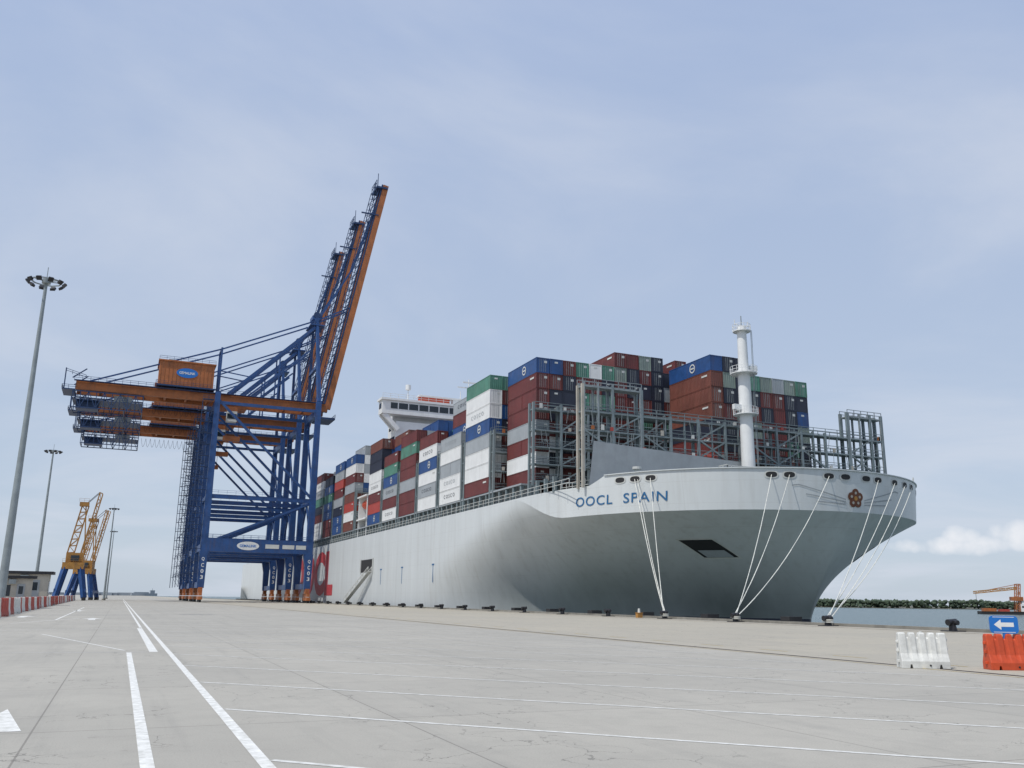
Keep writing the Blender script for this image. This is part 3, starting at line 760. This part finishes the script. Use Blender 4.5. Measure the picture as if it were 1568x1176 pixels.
# ------------------------------------------------------------------ light masts
def light_mast(x,y,h):
    b=MB();b.tube((0,0,0),(0,0,h),.36,'steel',.14,n=16);b.tube((0,0,0),(0,0,.5),.6,'conc',n=16)
    b.tube((0,0,h-.3),(0,0,h+.1),.38,'steel',n=12);b.beam((0,0,h),(0,0,h+1.3),.06,.06,'steel')
    n=10;R=1.25
    for i in range(n):
        t=2*math.pi*i/n;t2=2*math.pi*(i+1)/n
        b.beam((R*math.cos(t),R*math.sin(t),h-.1),(R*math.cos(t2),R*math.sin(t2),h-.1),.1,.1,'steel')
        if i%3==0:b.beam((0,0,h-.1),(R*math.cos(t),R*math.sin(t),h-.1),.08,.08,'steel')
        c=Vector((1.5*math.cos(t),1.5*math.sin(t),h-.25));o=Vector((math.cos(t),math.sin(t),-.9)).normalized()
        b.beam(c-o*.1,c+o*.12,.36,.34,'black',.46,.42)
    ob=b.build('high_mast_light',smooth=40);ob.location=(x,y,0);return ob
light_mast(-9.25,88,30);light_mast(-15.3,199,30);light_mast(-4.6,326,30);light_mast(-5.3,445,30)

# ------------------------------------------------------------------ plastic barriers
def barrier(k,L=1.35,Hh=1.0):
    b=MB()
    st=[]
    def sec(x,wf,top,bot):st.append((x,wf,top,bot))
    hw=L/2
    ribs=[(-.675,-.46),(-.37,-.19),(-.09,.09),(.19,.37),(.46,.675)]
    for i,(a,c) in enumerate(ribs):
        a*=L/1.35;c*=L/1.35
        sec(a,.92,.95*Hh,0);sec(a+.025,1,Hh,0);sec(c-.025,1,Hh,0);sec(c,.92,.95*Hh,0)
        if i<4:
            nx=ribs[i+1][0]*L/1.35
            bot=.11 if i in(0,3) else 0
            sec(c+.02,.80,.86*Hh,bot);sec(nx-.02,.80,.86*Hh,bot)
    vs=[]
    for (x,wf,top,bot) in st:
        z1=bot
        P=[(-.25,z1),(-.25,.20),(-.17,.42*Hh),(-.105,top-.03),(-.07,top),(.07,top),(.105,top-.03),(.17,.42*Hh),(.25,.20),(.25,z1)]
        for i,(yv,zv) in enumerate(P):
            f=wf if zv>.21 else 1
            if abs(zv-.20)<1e-6:f=1
            vs.append((x,yv*f,zv))
    m=10;fs=[]
    for i in range(len(st)-1):
        for j in range(m):fs.append((i*m+j,(i+1)*m+j,(i+1)*m+(j+1)%m,i*m+(j+1)%m))
    fs+=[tuple(range(m)),tuple(range((len(st)-1)*m+m-1,(len(st)-1)*m-1,-1))]
    b.add(vs,fs,k)
    b.tube((0,0,Hh-.01),(0,0,Hh+.03),.05,k,n=10)
    for z in(.25,.55,.8):b.tube((hw,0,z-.04),(hw,0,z+.04),.06,k,n=10);b.tube((-hw,0,z-.1),(-hw,0,z-.02),.06,k,n=10)
    b.tube((.12,-.27,.09),(.12,-.2,.09),.03,'black',n=8)
    return b
def bevelled(ob,w=.012):
    md=ob.modifiers.new('bevel','BEVEL');md.width=w;md.segments=2;md.limit_method='ANGLE';md.angle_limit=math.radians(30)
wb=barrier('plwhite').build('plastic_barrier');wb.location=(21.75,19.95,0);wb.rotation_euler=(0,0,math.radians(-28));bevelled(wb)
rb=barrier('orred').build('plastic_barrier');rb.location=(23.85,18.75,0);rb.rotation_euler=(0,0,math.radians(-24));bevelled(rb)
sg=MB()
def rrect(w_,h_,r,y,k,n=5):
    pts=[]
    for cx,cz,a0 in((w_/2-r,h_/2-r,0),(-w_/2+r,h_/2-r,90),(-w_/2+r,-h_/2+r,180),(w_/2-r,-h_/2+r,270)):
        for i in range(n+1):
            t=math.radians(a0+90*i/n);pts.append((cx+r*math.cos(t),y,cz+r*math.sin(t)))
    sg.add(pts,[tuple(range(len(pts)))],k);return pts
p1=rrect(.76,.50,.10,-.03,'signblue');p2=rrect(.76,.50,.10,.03,'signblue')
n=len(p1);sg.add(p1+p2,[(i,(i+1)%n,n+(i+1)%n,n+i) for i in range(n)],'signblue')
sg.add([(-.27,-.034,0),(-.08,-.034,.15),(-.08,-.034,.06),(.26,-.034,.06),(.26,-.034,-.06),(-.08,-.034,-.06),(-.08,-.034,-.15)],[(0,1,2,3,4,5,6)],'white')
sg.box(-.29,.29,-.032,-.031,.205,.22,'white');sg.box(-.29,.29,-.032,-.031,-.22,-.205,'white')
sg.box(-.05,.05,-.028,.028,-.45,-.25,'signblue')
sgo=sg.build('arrow_sign');sgo.location=(23.78,18.77,1.26);sgo.rotation_euler=(0,0,math.radians(-36))

mb_r=barrier('red',2.0,1.45);mb_w=barrier('plwhite',2.0,1.45)
first={}
for i in range(58):
    y=66+i*4.2+(random.random()-.5)*.5
    x=-8.3-(y-66)*.018+(random.random()-.5)*.25
    key=i%2
    if key not in first:
        o=(mb_r if key==0 else mb_w).build('road_barrier');first[key]=o.data
    else:
        o=bpy.data.objects.new('road_barrier',first[key]);scene.collection.objects.link(o)
    o.location=(x,y,0);o.rotation_euler=(0,0,math.radians(80+random.uniform(-6,6)))

b=MB()
b.box(-2.2,2.2,-1.6,1.6,0.12,2.7,'tan');b.box(-2.6,2.6,-2.0,2.0,2.7,2.95,'black');b.box(-2.9,2.9,-2.3,2.3,0,.12,'conc')
b.box(-1.6,-.2,-1.63,-1.6,1.1,2.1,'glass');b.box(.5,1.4,-1.63,-1.6,.15,2.2,'grey');b.box(2.2,2.23,-1,1,1.1,2.1,'glass');b.box(.7,1.2,-1.65,-1.63,1.3,2.0,'glass')
b.box(-.5,.3,-2.1,-1.63,2.2,2.6,'steel')
gh=b.build('guard_house');gh.location=(-12.6,130,0);gh.rotation_euler=(0,0,.15);gh.scale=(1,1,1.35)
gh2=bpy.data.objects.new('guard_house',gh.data);scene.collection.objects.link(gh2);gh2.location=(-14.0,165,0);gh2.scale=(1.5,1.2,1.8)
b=MB()
b.box(-1.2,1.2,0,2.2,.7,3.0,'offwhite');b.box(-1.1,1.1,-.04,0,1.7,2.7,'glass');b.box(-1.2,1.2,2.5,9,1.0,1.3,'black');b.box(-1.15,1.15,2.8,8.9,1.3,3.4,'brown')
b.box(-1.1,1.1,-.1,0,.55,1.0,'black');b.box(-1.21,-1.2,.5,1.6,1.7,2.5,'glass');b.box(-1.5,-1.25,.0,.1,1.8,2.3,'black');b.box(1.25,1.5,.0,.1,1.8,2.3,'black')
for yy in(1,4.2,7.2,8.2):
    for sx in(-1.1,1.1):b.tube((sx-.15,yy,.5),(sx+.15,yy,.5),.5,'dark',n=16)
tk=b.build('truck');tk.location=(-15.8,134,0)

# ------------------------------------------------------------------ bollards, ropes
def bollard():
    b=MB();b.box(-.55,.55,-.5,.5,0,.06,'black');b.tube((0,0,.05),(.04,0,.45),.26,'black',.2,n=14)
    b.tube((-.3,0,.62),(.42,0,.55),.17,'black',.2,n=12);b.tube((.0,-.42,.55),(.0,.42,.55),.15,'black',.15,n=12)
    b.tube((0,0,.42),(.0,0,.66),.22,'black',.3,n=14);return b
bm=None;BX=53.6
ys=[46.3+12.15*i for i in range(-3,22)]
for y in ys:
    if bm is None:o=bollard().build('mooring_bollard',smooth=35);bm=o.data
    else:o=bpy.data.objects.new('mooring_bollard',bm);scene.collection.objects.link(o)
    o.location=(BX,y,0);o.rotation_euler=(0,0,math.pi);o.scale=(1.1,1.1,1.1)
b1=Vector((BX,82.75,.5));b2=Vector((BX,70.6,.5));b3=Vector((BX,58.45,.5))
def rope(p,q,sag,r=.05,name='mooring_rope'):
    b=MB();n=14;pr=None
    for i in range(n+1):
        u=i/n;c=p.lerp(q,u);c.z-=sag*4*u*(1-u)
        if pr is not None:b.tube(pr,c,r,'rope',n=6,cap=False)
        pr=c
    for i in range(3):
        b.tube(q+Vector((0,0,-.22+i*.1)),q+Vector((0,0,-.16+i*.1)),.34,'rope',.34,n=12)
    b.build(name,smooth=60)
Fz=18.1
def fp(i):return bp(FL[i],Fz,.1)
rope(fp(1),b1,1.2);rope(fp(2),b1+Vector((0,.2,.1)),.8);rope(fp(1)+Vector((.3,-.3,0)),b1+Vector((0,-.2,0)),1.5,.05)
rope(fp(3),b2,1.0);rope(fp(4),b2+Vector((0,.2,.1)),1.2);rope(fp(5),b2+Vector((0,-.2,0)),1.6)
rope(fp(8),b3,.8);rope(fp(9),b3+Vector((0,.2,.1)),1.0);rope(fp(10),b3+Vector((0,-.2,0)),1.2);rope(fp(11),b3+Vector((.1,.3,0)),1.8)
b=MB();b.box(-.3,.3,-.25,.25,0,.5,'yellow');b.box(-.34,.34,-.29,.29,.5,.56,'yellow');b.tube((0,0,.56),(0,0,1.0),.16,'offwhite',.12,n=10)
o=b.build('yellow_quay_box');o.location=(53.4,87.6,0)  # plain yellow box for a small unidentified item at the quay edge

# ------------------------------------------------------------------ far shore, treeline
sh=MB()
pts=[(3200,200),(2200,520),(1500,720),(1180,860),(980,1010),(900,1200),(1000,1600),(1100,3500)]
vs=[];n=len(pts)
for x,y in pts:vs+=[(x,y,-4.3),(x+25,y+25,-3.0),(x+1500,y+900,-2.5)]
fs=[]
for i in range(n-1):
    for j in range(2):fs.append((3*i+j,3*i+j+1,3*i+j+4,3*i+j+3))
sh.add(vs,fs,'mud');sh.build('far_shore_ground')
tr=MB()
bm_=bmesh.new();bmesh.ops.create_icosphere(bm_,subdivisions=1,radius=1);IV=[v.co.copy() for v in bm_.verts];IF=[tuple(v.index for v in f.verts) for f in bm_.faces];bm_.free()
rnd=random.Random(5)
for i in range(n-2):
    a=Vector((*pts[i],0));c=Vector((*pts[i+1],0));L_=(c-a).length;cnt=int(L_/0.75)
    for k in range(cnt):
        u=rnd.random();p=a.lerp(c,u)+Vector((rnd.uniform(3,60),rnd.uniform(3,45),0))
        hgt=8.5+1.4*math.sin(p.x*.013)+1.0*math.sin(p.x*.051+1)+rnd.uniform(-1.5,1.8)
        r=rnd.uniform(1.8,4.0)
        for q_ in range(2):
            zc=-3+hgt*(rnd.uniform(.1,.7) if q_ else .85)
            cc=Vector((p.x+rnd.uniform(-2,2),p.y+rnd.uniform(-2,2),zc))
            tr.add([cc+Vector((v.x*r*rnd.uniform(.7,1.3),v.y*r*rnd.uniform(.7,1.3),v.z*r*.75*rnd.uniform(.6,1.4))) for v in IV],IF,'foliage')
tr.build('distant_treeline')

b=MB()
b.box(-16,18,-6,6,-.8,1.8,'dark');b.box(-16,18,-6.2,6.2,1.8,2.0,'rust')
b.box(9,16,-3,3,2,7,'white');b.box(10,15,-2.4,2.4,7,9,'white');b.box(9.6,15.6,-3.05,-3,4.5,5.6,'glass')
for y in(-2,2):
    b.truss((6,y,2),(8,y,20),(2.4,0,0),6,.5,'orange');b.truss((8,y,16.5),(-18,y,13.5),(0,0,1.5),12,.4,'yellow');b.beam((9.5,y,20),(-12,y,15.4),.25,.25,'orange')
b.box(4,11,-3,3,9,11.6,'orange');b.beam((-17,0,13.5),(-17,0,5),.2,.2,'dark');b.box(-14,-6,-3,3,2,4,'orange');b.box(-4,2,-3,3,2,3.4,'red')
fc=b.build('floating_crane');fc.location=(548,430,-4);fc.rotation_euler=(0,0,math.radians(-38))
b=MB();b.box(-30,30,-6,6,0,7,'haze');b.box(14,24,-5,5,7,15,'haze');b.box(-24,10,-5,5,7,10,'haze');b.tube((19,0,15),(19,0,20),.5,'haze',n=6)
dv=b.build('distant_ship');dv.location=(55,2400,0);dv.rotation_euler=(0,0,.2);dv.scale=(1,1,.9)
b=MB()
for i in range(40):
    x=rnd.uniform(-900,20);hh=rnd.uniform(4,9);b.box(x,x+rnd.uniform(20,60),2600+rnd.uniform(-100,200),2900+rnd.uniform(0,200),0,hh,'haze')
b.build('distant_warehouse')

# ------------------------------------------------------------------ world, sun
el=math.radians(60);az=math.radians(-108)
sd=Vector((math.sin(az)*math.cos(el),math.cos(az)*math.cos(el),math.sin(el)))
wd=bpy.data.worlds.new('World');scene.world=wd;wd.use_nodes=True
nt=wd.node_tree;N=nt.nodes;L=nt.links;bg=N['Background']
sky=N.new('ShaderNodeTexSky');sky.sky_type='NISHITA';sky.sun_disc=False;sky.sun_elevation=el;sky.sun_rotation=az
sky.air_density=1.0;sky.dust_density=1.0;sky.ozone_density=2.0;sky.altitude=0
bg.inputs['Strength'].default_value=0.12
tc=N.new('ShaderNodeTexCoord');sx=N.new('ShaderNodeSeparateXYZ');L.new(tc.outputs['Generated'],sx.inputs[0])
def m_(op,a,b_=None,c_=None,clamp=False):
    n=N.new('ShaderNodeMath');n.operation=op;n.use_clamp=clamp
    for i,v in enumerate((a,b_,c_)):
        if v is None:continue
        if isinstance(v,(int,float)):n.inputs[i].default_value=v
        else:L.new(v,n.inputs[i])
    return n.outputs[0]
def mixc(f,A,B):
    x=N.new('ShaderNodeMix');x.data_type='RGBA'
    if isinstance(f,float):x.inputs['Factor'].default_value=f
    else:L.new(f,x.inputs['Factor'])
    for nm,v in(('A',A),('B',B)):
        if isinstance(v,tuple):x.inputs[nm].default_value=(*v,1)
        else:L.new(v,x.inputs[nm])
    return x.outputs['Result']
zc=m_('MAXIMUM',sx.outputs[2],0.0);den=m_('ADD',zc,0.12)
cx=m_('DIVIDE',sx.outputs[0],den);cy=m_('DIVIDE',sx.outputs[1],den)
cmb=N.new('ShaderNodeCombineXYZ');L.new(cx,cmb.inputs[0]);L.new(cy,cmb.inputs[1])
n1=N.new('ShaderNodeTexNoise');n1.inputs['Scale'].default_value=0.75;n1.inputs['Detail'].default_value=8;n1.inputs['Roughness'].default_value=0.55;n1.inputs['Distortion'].default_value=0.4;L.new(cmb.outputs[0],n1.inputs['Vector'])
r1=N.new('ShaderNodeMapRange');r1.interpolation_type='SMOOTHSTEP';r1.inputs['From Min'].default_value=0.40;r1.inputs['From Max'].default_value=0.70;r1.inputs['To Max'].default_value=0.60;L.new(n1.outputs['Fac'],r1.inputs['Value'])
hz=N.new('ShaderNodeMapRange');hz.inputs['From Min'].default_value=0.0;hz.inputs['From Max'].default_value=0.75;hz.inputs['To Min'].default_value=0.0;hz.inputs['To Max'].default_value=1.0;L.new(zc,hz.inputs['Value'])
veil=mixc(hz.outputs['Result'],(4.55,5.25,6.2),(3.35,4.3,6.5))
base=mixc(0.82,sky.outputs[0],veil)
n2=N.new('ShaderNodeTexNoise');n2.inputs['Scale'].default_value=32;n2.inputs['Detail'].default_value=6;L.new(tc.outputs['Generated'],n2.inputs['Vector'])
ang=m_('ARCTAN2',sx.outputs[0],sx.outputs[1])
def ell(a0,wa,z0,wz):
    da=m_('DIVIDE',m_('SUBTRACT',ang,a0),wa);dz=m_('DIVIDE',m_('SUBTRACT',sx.outputs[2],z0),wz)
    return m_('SUBTRACT',1.0,m_('ADD',m_('MULTIPLY',da,da),m_('MULTIPLY',dz,dz)))
e=m_('MAXIMUM',ell(0.885,0.075,0.058,0.010),m_('MAXIMUM',ell(0.925,0.030,0.066,0.016),ell(0.875,0.020,0.064,0.013)))
e=m_('ADD',e,m_('MULTIPLY',m_('SUBTRACT',n2.outputs['Fac'],0.5),3.2))
cum=m_('MULTIPLY',e,0.9,None,True);cum=m_('MULTIPLY',cum,0.8)
col=mixc(r1.outputs['Result'],base,(5.5,5.9,6.7))
col=mixc(cum,col,(7.3,7.4,7.7))
L.new(col,bg.inputs['Color'])

su=bpy.data.lights.new('sun','SUN');su.energy=3.4;su.angle=math.radians(.6);su.color=(1,.96,.90)
so=bpy.data.objects.new('sun',su);scene.collection.objects.link(so);so.rotation_euler=sd.to_track_quat('Z','Y').to_euler()

# ------------------------------------------------------------------ camera
a=math.radians(23.25);p=math.radians(13.74);r=0.0122
F=Vector((math.sin(a),math.cos(a),0));R=Vector((math.cos(a),-math.sin(a),0));U0=Vector((0,0,1))
D=F*math.cos(p)+U0*math.sin(p);U=U0*math.cos(p)-F*math.sin(p)
Rc=R*math.cos(r)+U*math.sin(r);Uc=U*math.cos(r)-R*math.sin(r)
cam=bpy.data.cameras.new('camera');co=bpy.data.objects.new('camera',cam);scene.collection.objects.link(co)
cam.sensor_width=36;cam.lens=36*1350/1568;cam.clip_end=20000;cam.clip_start=.1
mt=Matrix(((Rc.x,Uc.x,-D.x,0),(Rc.y,Uc.y,-D.y,0),(Rc.z,Uc.z,-D.z,H),(0,0,0,1)))
co.matrix_world=mt
scene.camera=co
scene.view_settings.view_transform='Standard';scene.view_settings.look='None';scene.view_settings.exposure=0
